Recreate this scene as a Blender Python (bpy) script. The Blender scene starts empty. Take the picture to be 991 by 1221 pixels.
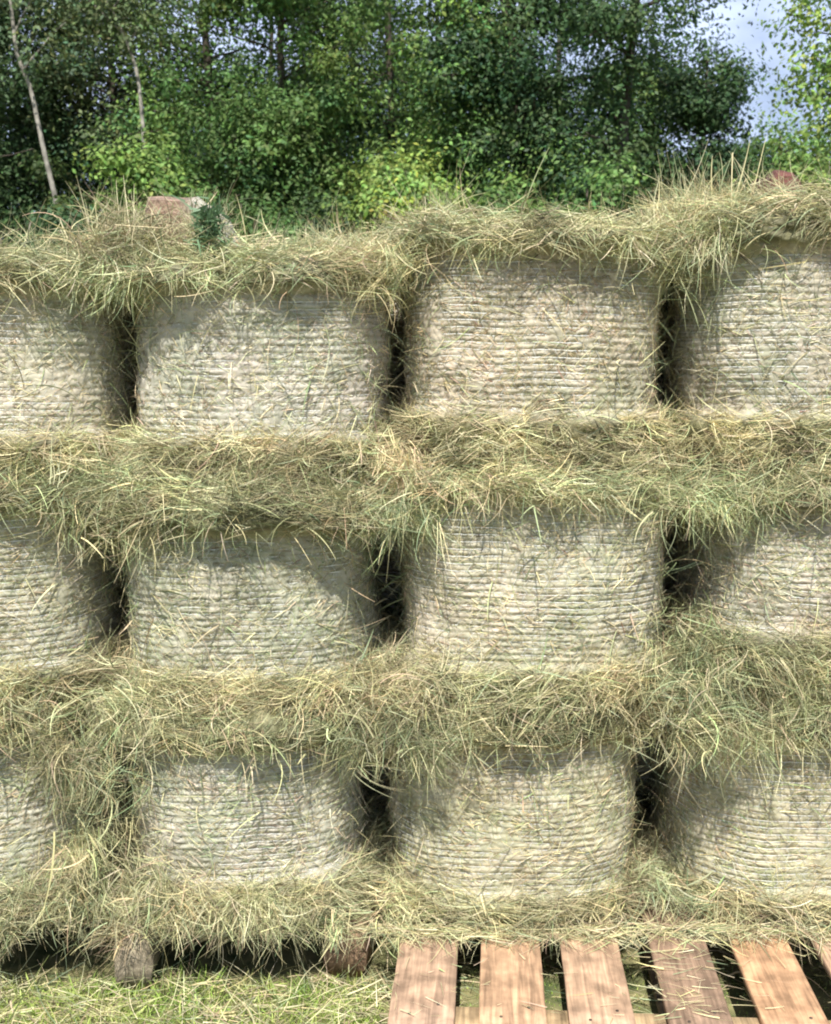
import bpy, math, random
import numpy as np
from math import sin, cos, pi, radians, atan

random.seed(4)
RNG = np.random.default_rng(7)
S = bpy.context.scene
COL = S.collection

# ------------------------------------------------------------------ camera
PITCH = atan(187.5 / 1344)
EYE = (0.0, -2.675, 1.36)
cd = bpy.data.cameras.new("camera"); cam = bpy.data.objects.new("camera", cd); COL.objects.link(cam)
cd.sensor_fit = 'VERTICAL'; cd.sensor_height = 24; cd.lens = 24 * 1344 / 1221
cd.clip_start = 0.05; cd.clip_end = 2000
cd.dof.use_dof = True; cd.dof.focus_distance = 2.4; cd.dof.aperture_fstop = 6.3
cam.location = EYE; cam.rotation_euler = (pi / 2 - PITCH, 0, 0)
S.camera = cam
# ------------------------------------------------------------------ light
SUN_EL, SUN_AZ = radians(57), radians(-7)      # azimuth measured from straight behind the camera, minus = left
sdir = np.array([sin(SUN_AZ) * cos(SUN_EL), -cos(SUN_AZ) * cos(SUN_EL), sin(SUN_EL)])   # towards the sun
w = bpy.data.worlds.new("World"); S.world = w; w.use_nodes = True
nt = w.node_tree; N = nt.nodes; L = nt.links
for n in list(N): N.remove(n)
out = N.new('ShaderNodeOutputWorld'); bg = N.new('ShaderNodeBackground'); sky = N.new('ShaderNodeTexSky')
sky.sky_type = 'NISHITA'; sky.sun_disc = False; sky.sun_elevation = SUN_EL
sky.sun_rotation = math.atan2(sdir[0], sdir[1])
sky.air_density = 1.0; sky.dust_density = 0.6; sky.ozone_density = 2.0
tc = N.new('ShaderNodeTexCoord'); mp = N.new('ShaderNodeMapping'); mp.inputs['Scale'].default_value = (1, 1, 2.2)
mp.inputs['Location'].default_value = (0.35, 0.1, 0.2)
cn = N.new('ShaderNodeTexNoise'); cn.inputs['Scale'].default_value = 2.3; cn.inputs['Detail'].default_value = 7
cr = N.new('ShaderNodeValToRGB'); cr.color_ramp.elements[0].position = 0.40; cr.color_ramp.elements[1].position = 0.66; cr.color_ramp.elements[0].color = (.10, .10, .10, 1)
mx = N.new('ShaderNodeMix'); mx.data_type = 'RGBA'
mx.inputs['B'].default_value = (12.3, 14.3, 19.5, 1)
L.new(tc.outputs['Generated'], mp.inputs[0]); L.new(mp.outputs[0], cn.inputs[0]); L.new(cn.outputs[0], cr.inputs[0])
dt = N.new('ShaderNodeVectorMath'); dt.operation = 'DOT_PRODUCT'; dt.inputs[1].default_value = (.30, .92, .25)
nv = N.new('ShaderNodeVectorMath'); nv.operation = 'NORMALIZE'; L.new(tc.outputs['Generated'], nv.inputs[0]); L.new(nv.outputs[0], dt.inputs[0])
m1 = N.new('ShaderNodeMapRange'); m1.inputs['From Min'].default_value = .93; m1.inputs['From Max'].default_value = 1.0; m1.inputs['To Max'].default_value = .46
L.new(dt.outputs['Value'], m1.inputs[0])
c2 = N.new('ShaderNodeTexNoise'); c2.inputs['Scale'].default_value = 9; c2.inputs['Detail'].default_value = 6; L.new(mp.outputs[0], c2.inputs[0])
m2 = N.new('ShaderNodeMapRange'); m2.inputs['From Min'].default_value = .35; m2.inputs['From Max'].default_value = .65; m2.inputs['To Min'].default_value = .5; m2.inputs['To Max'].default_value = 1.5
L.new(c2.outputs[0], m2.inputs[0])
mm = N.new('ShaderNodeMath'); mm.operation = 'MULTIPLY'; L.new(m1.outputs[0], mm.inputs[0]); L.new(m2.outputs[0], mm.inputs[1])
ma = N.new('ShaderNodeMath'); ma.operation = 'ADD'; ma.use_clamp = True; L.new(mm.outputs[0], ma.inputs[0]); L.new(cr.outputs[0], ma.inputs[1])
L.new(ma.outputs[0], mx.inputs['Factor']); L.new(sky.outputs[0], mx.inputs['A'])
L.new(mx.outputs['Result'], bg.inputs[0]); bg.inputs[1].default_value = 0.05
L.new(bg.outputs[0], out.inputs[0])
sl = bpy.data.lights.new("sun", 'SUN'); sun = bpy.data.objects.new("sun", sl); COL.objects.link(sun)
sl.energy = 5.0; sl.angle = radians(0.53); sl.color = (1.0, 0.965, 0.90)
import mathutils
sun.rotation_euler = mathutils.Vector(sdir).to_track_quat('Z', 'Y').to_euler()
S.view_settings.view_transform = 'Standard'; S.view_settings.look = 'None'
S.view_settings.exposure = 0.74; S.view_settings.gamma = 1
S.cycles.max_bounces = 6; S.cycles.diffuse_bounces = 3; S.cycles.transmission_bounces = 3
S.cycles.transparent_max_bounces = 4; S.cycles.use_adaptive_sampling = True; S.cycles.adaptive_threshold = 0.02
S.cycles.filter_width = 2.0

# ------------------------------------------------------------------ helpers
def vn(p, s, seed=0):
    """3-D value noise in -1..1, p (N,3)"""
    q = np.asarray(p) * s + seed * 17.31
    i = np.floor(q).astype(np.int64); f = q - i; f = f * f * (3 - 2 * f)
    def h(a, b, c):
        n = (a * 73856093) ^ (b * 19349663) ^ (c * 83492791) ^ (seed * 2654435)
        n = (n ^ (n >> 13)) * 1274126177 & 0x7fffffff
        return ((n ^ (n >> 16)) & 0xffff) / 32767.5 - 1
    r = 0
    for a in (0, 1):
        for b in (0, 1):
            for c in (0, 1):
                wt = (f[:, 0] if a else 1 - f[:, 0]) * (f[:, 1] if b else 1 - f[:, 1]) * (f[:, 2] if c else 1 - f[:, 2])
                r = r + wt * h(i[:, 0] + a, i[:, 1] + b, i[:, 2] + c)
    return r
def fbm(p, s, seed=0, o=3):
    return sum(vn(p, s * 2 ** k, seed + k) * 0.5 ** k for k in range(o))

class MB:
    """collects vertices, quads / tris and per-vertex colours into one mesh"""
    def __init__(s): s.v = []; s.q = []; s.t = []; s.c = []; s.n = 0
    def add(s, v, q=None, t=None, c=(1, 1, 1)):
        v = np.asarray(v, float).reshape(-1, 3)
        c = np.asarray(c, float)
        if c.ndim == 1: c = np.tile(c, (len(v), 1))
        s.v.append(v); s.c.append(c)
        if q is not None and len(q): s.q.append(np.asarray(q, np.int64) + s.n)
        if t is not None and len(t): s.t.append(np.asarray(t, np.int64) + s.n)
        s.n += len(v)
    def build(s, name, mat, parent=None, smooth=True):
        v = np.concatenate(s.v); c = np.concatenate(s.c)
        q = np.concatenate(s.q).reshape(-1, 4) if s.q else np.zeros((0, 4), int)
        t = np.concatenate(s.t).reshape(-1, 3) if s.t else np.zeros((0, 3), int)
        me = bpy.data.meshes.new(name)
        me.vertices.add(len(v)); me.vertices.foreach_set('co', v.astype(np.float32).ravel())
        idx = np.concatenate([q.ravel(), t.ravel()]).astype(np.int32)
        me.loops.add(len(idx)); me.loops.foreach_set('vertex_index', idx)
        me.polygons.add(len(q) + len(t))
        st = np.concatenate([np.arange(len(q)) * 4, len(q) * 4 + np.arange(len(t)) * 3]).astype(np.int32)
        me.polygons.foreach_set('loop_start', st)
        me.update(calc_edges=True)
        if smooth: me.polygons.foreach_set('use_smooth', np.ones(len(q) + len(t), bool))
        a = me.color_attributes.new('tone', 'FLOAT_COLOR', 'POINT')
        a.data.foreach_set('color', np.concatenate([c, np.ones((len(c), 1))], 1).astype(np.float32).ravel())
        me.materials.append(mat)
        o = bpy.data.objects.new(name, me); COL.objects.link(o)
        if parent: o.parent = parent
        return o
    def tube(s, pts, rad, k=8, c=(1, 1, 1), cap=True):
        pts = np.asarray(pts, float); m = len(pts); rad = np.broadcast_to(np.asarray(rad, float), (m,))
        d = np.gradient(pts, axis=0); d /= np.linalg.norm(d, axis=1)[:, None] + 1e-9
        ref = np.array([0.31, 0.2, 0.93]) if abs(d[0][2]) < .8 else np.array([1., .1, 0])
        a = np.cross(d, ref); a /= np.linalg.norm(a, axis=1)[:, None]; b = np.cross(d, a)
        th = np.arange(k) * 2 * pi / k
        v = pts[:, None] + rad[:, None, None] * (a[:, None] * np.cos(th)[None, :, None] + b[:, None] * np.sin(th)[None, :, None])
        i = np.arange(m - 1)[:, None] * k; j = np.arange(k)[None]
        q = np.stack([i + j, i + (j + 1) % k, i + k + (j + 1) % k, i + k + j], -1).reshape(-1, 4)
        t = []
        vv = v.reshape(-1, 3)
        if cap:
            vv = np.vstack([vv, pts[:1], pts[-1:]]); n0 = m * k
            for jj in range(k):
                t.append((n0, (jj + 1) % k, jj)); t.append((n0 + 1, (m - 1) * k + jj, (m - 1) * k + (jj + 1) % k))
        s.add(vv, q, t, c)

def norm(a): return a / (np.linalg.norm(a, axis=-1, keepdims=True) + 1e-9)

def ribbons(mb, P, D, Ln, W, col, droop=0.0, bend=1.0, seg=5, push=None, rng=RNG, lock=0.0):
    """N curved flat blades. P roots, D directions, Ln lengths, W widths, col (N,3)"""
    n = len(P); D = norm(D); Ln = np.broadcast_to(Ln, (n,)); W = np.broadcast_to(W, (n,))
    droop = np.broadcast_to(droop, (n,))
    bd = rng.normal(size=(n, 3)) * bend
    W = W * rng.choice([.75, 1, 1.25, 2.0], n, p=[.36, .36, .2, .08])
    if lock:                                     # strands stick together in small locks
        par = np.arange(n) // 9 * 9; k = (rng.random(n) < lock)[:, None]; pz = np.random.default_rng(n).normal(size=(n, 3)) * .009
        P = np.where(k, P[par] + pz, P); D = norm(np.where(k, D[par] + rng.normal(size=(n, 3)) * .22, D)); bd = np.where(k, bd[par] * .8 + bd * .3, bd)
        droop = np.where(k[:, 0], droop[par], droop); col = np.where(k, col * .55 + col[par] * .45, col)
    side = norm(np.cross(D, rng.normal(size=(n, 3))))
    ds = (Ln / seg)[:, None]
    p = P.copy(); V = []
    for k in range(seg + 1):
        if push is not None: p = push(p)
        f = 1 - 0.75 * (k / seg) ** 2
        wv = side * (W * f / 2)[:, None]
        V.append(p - wv); V.append(p + wv)
        if k < seg:
            D = norm(D + bd * ds * 3 + np.array([0, 0, -1.0]) * (droop[:, None] * ds * 8))
            side = norm(side - D * np.sum(side * D, 1, keepdims=True))
            p = p + D * ds
    V = np.stack(V, 1)                       # n, 2(seg+1), 3
    m = 2 * (seg + 1)
    base = np.arange(n)[:, None] * m
    k = np.arange(seg)[None] * 2
    q = np.stack([base + k, base + k + 1, base + k + 3, base + k + 2], -1).reshape(-1, 4)
    C = np.repeat(col[:, None], m, 1)
    mb.add(V.reshape(-1, 3), q, None, C.reshape(-1, 3))

# palettes: dry-hay colours (linear albedo), picked per strand
PAL = np.array([(.62, .55, .30), (.50, .46, .25), (.38, .38, .20), (.28, .33, .18), (.21, .26, .14), (.42, .33, .21), (.66, .60, .38), (.36, .42, .20), (.25, .19, .12)])
def tones(n, wts, rng=RNG, mul=1.0):
    wts = np.array(wts, float); wts /= wts.sum()
    c = PAL[rng.choice(len(PAL), n, p=wts)]
    return np.clip(c * rng.normal(1, .16, (n, 1)) * (1 + rng.normal(0, .05, (n, 3))) * mul, .02, .85)
def patch(P, seed, amt=.5, sc=7):
    """hay differs from patch to patch: greener, browner, paler (N,3) multiplier"""
    a = np.clip(fbm(P, sc, seed + 401, 2), -1, 1)[:, None]; b = np.clip(fbm(P, sc * 1.7, seed + 411, 2), -1, 1)[:, None]
    return (1 + a * amt * np.array([.13, -.02, -.03])) * (1 + b * amt * .9)
W_TOP = [2.2, 2.4, 2.6, 2.2, 1.2, 1.2, 1.5, 1.6, .5]
W_NET = [1.5, 2.0, 1.6, 1.2, 1.4, 1.4, 3.2, .8, 1.6]
W_DRY = [3, 3, 2, 1, .5, 1.6, 2.8, .6, .4]

# ------------------------------------------------------------------ materials
def mat(name, rough=0.6, spec=0.3, attr=True, base=(1, 1, 1), noise=None, transl=0.0, bump=None, tint=None):
    m = bpy.data.materials.new(name); m.use_nodes = True
    t = m.node_tree; n = t.nodes; l = t.links
    b = n['Principled BSDF']; b.inputs['Roughness'].default_value = rough; b.inputs['Specular IOR Level'].default_value = spec
    o = n['Material Output']
    if attr:
        a = n.new('ShaderNodeAttribute'); a.attribute_name = 'tone'; c = a.outputs['Color']
    else:
        r = n.new('ShaderNodeRGB'); r.outputs[0].default_value = (*base, 1); c = r.outputs[0]
    if noise:
        sc, lo, hi = noise
        tx = n.new('ShaderNodeTexCoord'); nz = n.new('ShaderNodeTexNoise'); nz.inputs['Scale'].default_value = sc; nz.inputs['Detail'].default_value = 5
        rm = n.new('ShaderNodeMapRange'); rm.inputs['From Min'].default_value = .3; rm.inputs['From Max'].default_value = .7
        rm.inputs['To Min'].default_value = lo; rm.inputs['To Max'].default_value = hi
        l.new(tx.outputs['Object'], nz.inputs['Vector']); l.new(nz.outputs[0], rm.inputs[0])
        mu = n.new('ShaderNodeVectorMath'); mu.operation = 'SCALE'
        l.new(c, mu.inputs[0]); l.new(rm.outputs[0], mu.inputs['Scale']); c = mu.outputs[0]
    l.new(c, b.inputs['Base Color'])
    if bump:
        tx = n.new('ShaderNodeTexCoord'); mpn = n.new('ShaderNodeMapping'); mpn.inputs['Scale'].default_value = bump[2] if len(bump) > 2 else (1, 1, 1)
        nz = n.new('ShaderNodeTexNoise'); nz.inputs['Scale'].default_value = bump[0]; nz.inputs['Detail'].default_value = 4
        bp = n.new('ShaderNodeBump'); bp.inputs['Distance'].default_value = bump[1]; bp.inputs['Strength'].default_value = 0.8
        l.new(tx.outputs['Object'], mpn.inputs[0]); l.new(mpn.outputs[0], nz.inputs['Vector']); l.new(nz.outputs[0], bp.inputs['Height']); l.new(bp.outputs[0], b.inputs['Normal'])
    if transl:
        tr = n.new('ShaderNodeBsdfTranslucent'); ms = n.new('ShaderNodeMixShader'); ms.inputs[0].default_value = transl
        l.new(c, tr.inputs[0]); l.new(b.outputs[0], ms.inputs[1]); l.new(tr.outputs[0], ms.inputs[2]); l.new(ms.outputs[0], o.inputs[0])
    return m
M_HAY = mat('hay_strands', .55, .35, transl=.12)
M_BODY = mat('packed_hay', .8, .15, noise=(38, .75, 1.2), bump=(260, .004))
M_NET = mat('bale_netting', .4, .5)
M_LEAF = mat('tree_leaves', .6, .25, transl=.3)
M_BARK = mat('bark', .85, .2, noise=(9, .45, 1.35), bump=(30, .02, (1, 1, .25)))
M_GRASS = mat('grass_blades', .5, .35, transl=.2)
M_STONE = mat('rough_stone', .85, .2, noise=(30, .6, 1.3), bump=(80, .006))

def wood_mat():
    m = bpy.data.materials.new('pallet_wood'); m.use_nodes = True
    t = m.node_tree; n = t.nodes; l = t.links; b = n['Principled BSDF']
    b.inputs['Roughness'].default_value = .75; b.inputs['Specular IOR Level'].default_value = .2
    a = n.new('ShaderNodeAttribute'); a.attribute_name = 'tone'
    tx = n.new('ShaderNodeTexCoord'); mp = n.new('ShaderNodeMapping'); mp.inputs['Scale'].default_value = (1, .06, 1)
    oi = n.new('ShaderNodeObjectInfo'); ad = n.new('ShaderNodeVectorMath'); ad.operation = 'ADD'
    l.new(tx.outputs['Object'], mp.inputs[0])
    cmb = n.new('ShaderNodeCombineXYZ'); sc = n.new('ShaderNodeMath'); sc.operation = 'MULTIPLY'; sc.inputs[1].default_value = 9
    l.new(oi.outputs['Random'], sc.inputs[0]); l.new(sc.outputs[0], cmb.inputs[0]); l.new(sc.outputs[0], cmb.inputs[1])
    l.new(mp.outputs[0], ad.inputs[0]); l.new(cmb.outputs[0], ad.inputs[1])
    g = n.new('ShaderNodeTexNoise'); g.inputs['Scale'].default_value = 90; g.inputs['Detail'].default_value = 6; g.inputs['Distortion'].default_value = .8
    l.new(ad.outputs[0], g.inputs['Vector'])
    st = n.new('ShaderNodeTexNoise'); st.inputs['Scale'].default_value = 22; st.inputs['Detail'].default_value = 5
    l.new(tx.outputs['Object'], st.inputs['Vector'])
    r1 = n.new('ShaderNodeMapRange'); r1.inputs['From Min'].default_value = .3; r1.inputs['From Max'].default_value = .7; r1.inputs['To Min'].default_value = .55; r1.inputs['To Max'].default_value = 1.2
    r2 = n.new('ShaderNodeMapRange'); r2.inputs['From Min'].default_value = .35; r2.inputs['From Max'].default_value = .65; r2.inputs['To Min'].default_value = .60; r2.inputs['To Max'].default_value = 1.12
    l.new(g.outputs[0], r1.inputs[0]); l.new(st.outputs[0], r2.inputs[0])
    mu = n.new('ShaderNodeMath'); mu.operation = 'MULTIPLY'; l.new(r1.outputs[0], mu.inputs[0]); l.new(r2.outputs[0], mu.inputs[1])
    vm = n.new('ShaderNodeVectorMath'); vm.operation = 'SCALE'; l.new(a.outputs['Color'], vm.inputs[0]); l.new(mu.outputs[0], vm.inputs['Scale'])
    l.new(vm.outputs[0], b.inputs['Base Color'])
    bp = n.new('ShaderNodeBump'); bp.inputs['Distance'].default_value = .002; bp.inputs['Strength'].default_value = .7
    l.new(g.outputs[0], bp.inputs['Height']); l.new(bp.outputs[0], b.inputs['Normal'])
    return m
M_WOOD = wood_mat()

def thing(name, label, cat, loc=(0, 0, 0), rz=0, group=None):
    o = bpy.data.objects.new(name, None); COL.objects.link(o); o.empty_display_size = .1
    o.location = loc; o.rotation_euler = (0, 0, rz); o['label'] = label; o['category'] = cat
    if group: o['group'] = group
    return o
def copy_tree(o, parent=None):
    c = o.copy(); COL.objects.link(c); c.parent = parent
    for ch in o.children: copy_tree(ch, c)
    return c

GZ = -0.08      # ground level
# ------------------------------------------------------------------ ground
def ground():
    n = 161
    ax = np.concatenate([[-600, -200, -80, -40], np.linspace(-20, 20, n - 8), [40, 80, 200, 600]])
    ay = np.concatenate([[-600, -200, -80, -20], np.linspace(-6, 34, n - 8), [60, 120, 250, 600]])
    X, Y = np.meshgrid(ax, ay, indexing='ij'); n2 = len(ay)
    P = np.stack([X.ravel(), Y.ravel(), np.zeros(X.size)], 1)
    d = np.clip((Y.ravel() - 3) / 8, 0, 1)
    P[:, 2] = GZ + fbm(P, .5, 3) * .12 * d
    i = np.arange(len(ax) - 1)[:, None] * n2; j = np.arange(n2 - 1)[None]
    q = np.stack([i + j, i + n2 + j, i + n2 + j + 1, i + j + 1], -1).reshape(-1, 4)
    m = bpy.data.materials.new('meadow_soil'); m.use_nodes = True
    t = m.node_tree; b = t.nodes['Principled BSDF']; b.inputs['Roughness'].default_value = .9
    nz = t.nodes.new('ShaderNodeTexNoise'); nz.inputs['Scale'].default_value = 18; nz.inputs['Detail'].default_value = 8
    tx = t.nodes.new('ShaderNodeTexCoord'); cr = t.nodes.new('ShaderNodeValToRGB')
    cr.color_ramp.elements[0].position = .35; cr.color_ramp.elements[0].color = (.05, .07, .02, 1)
    cr.color_ramp.elements[1].position = .65; cr.color_ramp.elements[1].color = (.22, .2, .09, 1)
    t.links.new(tx.outputs['Object'], nz.inputs['Vector']); t.links.new(nz.outputs[0], cr.inputs[0]); t.links.new(cr.outputs[0], b.inputs['Base Color'])
    mb = MB(); mb.add(P, q); o = mb.build('ground', m); o['kind'] = 'structure'
ground()

# ------------------------------------------------------------------ hay bales
def make_bale(loc, R, H, seed, label, tint=(1, 1, 1), nb=.10, nt_=.10, tops=1.0, bots=1.0, topbulge=.045, face=1.0, lean=0.0, greys=1.0):
    """small round bale standing on its end; net between z=nb and z=H-nt_"""
    rng = np.random.default_rng(seed)
    root = thing('hay_bale', label, 'hay bale', loc, lean, 'small round hay bales stacked three high in front')
    tint = np.array(tint)
    pitch = .0157
    def prof(z, th):
        """radius of the packed body at height z, angle th"""
        p = np.stack([np.cos(th) * R, np.sin(th) * R, z], 1)
        low = fbm(p, 5.5, seed, 2); mid = vn(p, 17, seed + 5)
        r = R * .965 + low * .010 + mid * .005
        # netted zone squeezes in, ends swell out
        tz = np.clip((z - (H - nt_)) / .03, 0, 1); bz = np.clip((nb - z) / .03, 0, 1)
        e = tz * topbulge * (1 + .7 * vn(p, 9, seed + 9)) + bz * .025 * (1 + .6 * vn(p, 8, seed + 3))
        r = r + e
        # rounded shoulders
        st = np.clip((z - (H - .035)) / .035, 0, 1); sb = np.clip((.03 - z) / .03, 0, 1)
        r = r - (1 - np.sqrt(np.clip(1 - st ** 2, 0, 1))) * .05 - (1 - np.sqrt(np.clip(1 - sb ** 2, 0, 1))) * .03
        r = r - .006 * ((z - H / 2) / (H / 2)) ** 2
        r = r * (np.abs(np.cos(th)) ** 3.1 + np.abs(np.sin(th)) ** 3.1) ** (-1 / 3.1) * .975
        return r, (1 - tz) * (1 - bz), p
    def ringz(th, base):
        p = np.stack([np.cos(th) * 3, np.sin(th) * 3, np.full_like(th, base * 9)], 1)
        return base + vn(p, 1.1, seed + 21) * .0035 + vn(p, 4, seed + 22) * .0012
    # --- body: grid
    nth = 420; zz = np.concatenate([np.linspace(0, nb, 18, endpoint=False), np.arange(nb, H - nt_, .0022), np.linspace(H - nt_, H, 26)])
    th = np.linspace(0, 2 * pi, nth, endpoint=False)
    T, Z = np.meshgrid(th, zz); Tf, Zf = T.ravel(), Z.ravel()
    r, nz, p = prof(Zf, Tf)
    ph = (Zf - vn(np.stack([np.cos(Tf) * 3, np.sin(Tf) * 3, Zf * 9], 1), 1.1, seed + 21) * .0035) / pitch
    fr = np.abs(ph - np.round(ph)) * 2                         # 0 on a net line
    crease = 0
    for q in range(5):
        t0 = -pi / 2 + rng.uniform(-1.1, 1.1); zc = rng.uniform(nb, H - nt_); zl = rng.uniform(.04, .13)
        dt = (Tf - (t0 % (2 * pi)) - .02 * vn(p, 14, seed + 33 + q)) / .012
        crease = crease + np.exp(-dt ** 2) * np.exp(-((Zf - zc) / zl) ** 2) * rng.uniform(.003, .0065)
    depth = .0058 * np.clip(.8 + .8 * vn(p, 9, seed + 31) + .5 * vn(p, 45, seed + 32), 0, 1.5)
    bul = np.sqrt(np.clip(fr, 0, 1))
    r = r - nz * crease + nz * fbm(p, 130, seed + 44, 2) * .0014 + nz * (bul - 1) * depth + fbm(p, 70, seed + 40, 3) * (.0020 + .008 * (1 - nz))
    v = np.stack([np.cos(Tf) * r, np.sin(Tf) * r, Zf + (1 - nz) * fbm(p, 11, seed + 50, 2) * .014 * (Zf > H / 2)], 1)
    nzr = len(zz)
    i = np.arange(nzr - 1)[:, None] * nth; j = np.arange(nth)[None]
    q = np.stack([i + j, i + (j + 1) % nth, i + nth + (j + 1) % nth, i + nth + j], -1).reshape(-1, 4)
    # tone: patchy packed hay
    a = np.clip(.5 + .6 * fbm(p, 22, seed + 60, 3), 0, 1)[:, None]; b_ = np.clip(.5 + .8 * fbm(p, 7, seed + 70, 2), 0, 1)[:, None]
    cA = np.array([.50, .45, .36]) * a + np.array([.27, .28, .19]) * (1 - a)
    cB = np.array([.36, .38, .28]) * b_ + np.array([.48, .42, .34]) * (1 - b_)
    c = (.6 * cA + .4 * cB)
    rimc = np.array([.13, .125, .065]) * (.6 + .8 * a)  # dark rim colour paints the shade between the loose strands
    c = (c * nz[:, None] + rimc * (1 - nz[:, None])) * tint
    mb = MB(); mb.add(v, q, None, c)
    # caps
    for zc, row in ((H + .005, nzr - 1), (0, 0)):
        ring = v[row * nth:(row + 1) * nth]; K = 10; vs = []
        for k in range(K):
            f = 1 - (k + 1) / K
            pk = ring * np.array([f, f, 1]); pk[:, 2] = ring[:, 2] * (f) + zc * (1 - f) + fbm(pk + 3, 9, seed + 80, 2) * .012 * (zc > 0); vs.append(pk)
        vs = np.concatenate([ring] + vs); i2 = np.arange(K)[:, None] * nth
        q2 = np.stack([i2 + j, i2 + (j + 1) % nth, i2 + nth + (j + 1) % nth, i2 + nth + j], -1).reshape(-1, 4)
        if zc == 0: q2 = q2[:, ::-1]
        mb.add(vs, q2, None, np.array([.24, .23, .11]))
    # --- strands pressed under / over the net
    def front(n, spread=1.95):
        return -pi / 2 + rng.uniform(-spread, spread, n)
    n = int(11000 * face)
    th_ = front(n); z_ = rng.uniform(nb - .02, H - nt_ + .02, n)
    r_, _, _ = prof(z_, th_)
    er = np.stack([np.cos(th_), np.sin(th_), 0 * th_], 1); et = np.stack([-np.sin(th_), np.cos(th_), 0 * th_], 1); ez = np.array([0, 0, 1.])
    ang = rng.normal(0, .8, n); sgn = rng.choice([-1, 1], n)[:, None]
    D = et * np.cos(ang)[:, None] * sgn + ez * np.sin(ang)[:, None] + er * rng.normal(0.02, .05, (n, 1))
    P = er * (r_ - .0015)[:, None] + ez * z_[:, None]
    def push_body(lift):
        def f(p):
            rr = np.hypot(p[:, 0], p[:, 1]) + 1e-9; t = np.arctan2(p[:, 1], p[:, 0])
            zc = np.clip(p[:, 2], 0.001, H - .001)
            rb, _, _ = prof(zc, t)
            inside = (p[:, 2] > -.01) & (p[:, 2] < H) & (rr < rb + lift)
            k = np.where(inside, (rb + lift) / rr, 1)
            o = p.copy(); o[:, 0] *= k; o[:, 1] *= k; return o
        return f
    grey = np.array([1.02, 1.0, 1.08]) * greys
    ribbons(mb, P, D, rng.uniform(.008, .045, n), rng.uniform(.0007, .0015, n), tones(n, W_NET, rng) * tint * grey * patch(P, seed, .35) * patch(P, seed + 9, .3, 30), 0, 1.2, 5, push_body(-.0012), rng)
    # lifted wisps
    n = int(430 * face)
    th_ = front(n); z_ = nb + (H - nt_ - nb) * rng.beta(1.2, .9, n)
    r_, _, _ = prof(z_, th_)
    er = np.stack([np.cos(th_), np.sin(th_), 0 * th_], 1); et = np.stack([-np.sin(th_), np.cos(th_), 0 * th_], 1)
    D = et * rng.normal(0, 1, (n, 1)) + ez * rng.normal(-.2, .8, (n, 1)) + er * rng.uniform(.1, .6, (n, 1))
    ribbons(mb, er * (r_ - .004)[:, None] + ez * z_[:, None], D, rng.uniform(.03, .11, n), rng.uniform(.0008, .0018, n), tones(n, W_TOP, rng), .5, 1.5, 6, push_body(.001), rng)
    mb.build('packed_hay', M_BODY if False else M_HAYBODY, root)
    # --- net: horizontal threads + zigzag ties
    mb = MB(); ks = np.arange(math.ceil(nb / pitch), int((H - nt_) / pitch) + 1)
    tt = np.linspace(0, 2 * pi, 241)
    lines = [(k * pitch, .0016) for k in ks] + [(nb - .004, .0022), (nb - .009, .0018), (nb - .0015, .0015)]
    for z0, wd in lines:
        zc = z0 + vn(np.stack([np.cos(tt) * 3, np.sin(tt) * 3, np.full_like(tt, z0 * 9)], 1), 1.1, seed + 21) * .0035
        zc = zc + rng.normal(0, .0004, len(tt)); zc[-1] = zc[0]
        rb, nn, pp = prof(zc, tt)
        rb = rb - .0045 * np.clip(.75 + .9 * vn(pp, 12, seed + 31), 0, 1.5) + .0012
        o = np.stack([np.cos(tt) * rb, np.sin(tt) * rb, zc], 1); up = np.array([0, 0, wd / 2])
        tw = .0006
        vs = np.stack([o - up, o + up], 1).reshape(-1, 3); vs[1::2, :2] *= 1 - .0
        m = len(tt); i = np.arange(m - 1) * 2
        mb.add(vs, np.stack([i, i + 2, i + 3, i + 1], 1), None, np.array([.78, .78, .74]))
    nzg = 84
    for a_, k in enumerate(ks[:-1]):
        t0 = np.arange(nzg) * 2 * pi / nzg + (a_ % 2) * pi / nzg + rng.normal(0, .004, nzg)
        t1 = t0 + (1 if a_ % 2 == 0 else -1) * pi / nzg * rng.uniform(.6, 1.1, nzg)
        vs = []
        for f in (0, .33, .66, 1):
            t = t0 + (t1 - t0) * f; z = np.full(nzg, (k + f) * pitch)
            z = z + vn(np.stack([np.cos(t) * 3, np.sin(t) * 3, z * 9], 1), 1.1, seed + 21) * .0035
            rb, _, _ = prof(z, t); rb = rb + .0006 - (f in (0, 1)) * .0015
            for s_ in (-1, 1):
                t2 = t + s_ * .0016; vs.append(np.stack([np.cos(t2) * rb, np.sin(t2) * rb, z], 1))
        vs = np.stack(vs, 1); b0 = np.arange(nzg)[:, None] * 8; kk = np.arange(3)[None] * 2
        mb.add(vs.reshape(-1, 3), np.stack([b0 + kk, b0 + kk + 1, b0 + kk + 3, b0 + kk + 2], -1).reshape(-1, 4), None, np.array([.6, .6, .55]))
    mb.build('net_wrap', M_NET, root)
    # --- loose hay over the top rim
    mb = MB()
    n = int(7000 * tops)
    th_ = front(n, 2.1)
    z_ = H - nt_ * .8 + (nt_ * .9 + .012) * rng.beta(1.5, 1.0, n) ; r_ = R * .95 + rng.uniform(-.03, topbulge + .014, n)
    ontop = rng.random(n) < .28
    r_ = np.where(ontop, R - rng.uniform(0, .16, n), r_); z_ = np.where(ontop, H + rng.uniform(-.005, .02, n), z_)
    er = np.stack([np.cos(th_), np.sin(th_), 0 * th_], 1); et = np.stack([-np.sin(th_), np.cos(th_), 0 * th_], 1)
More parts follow.
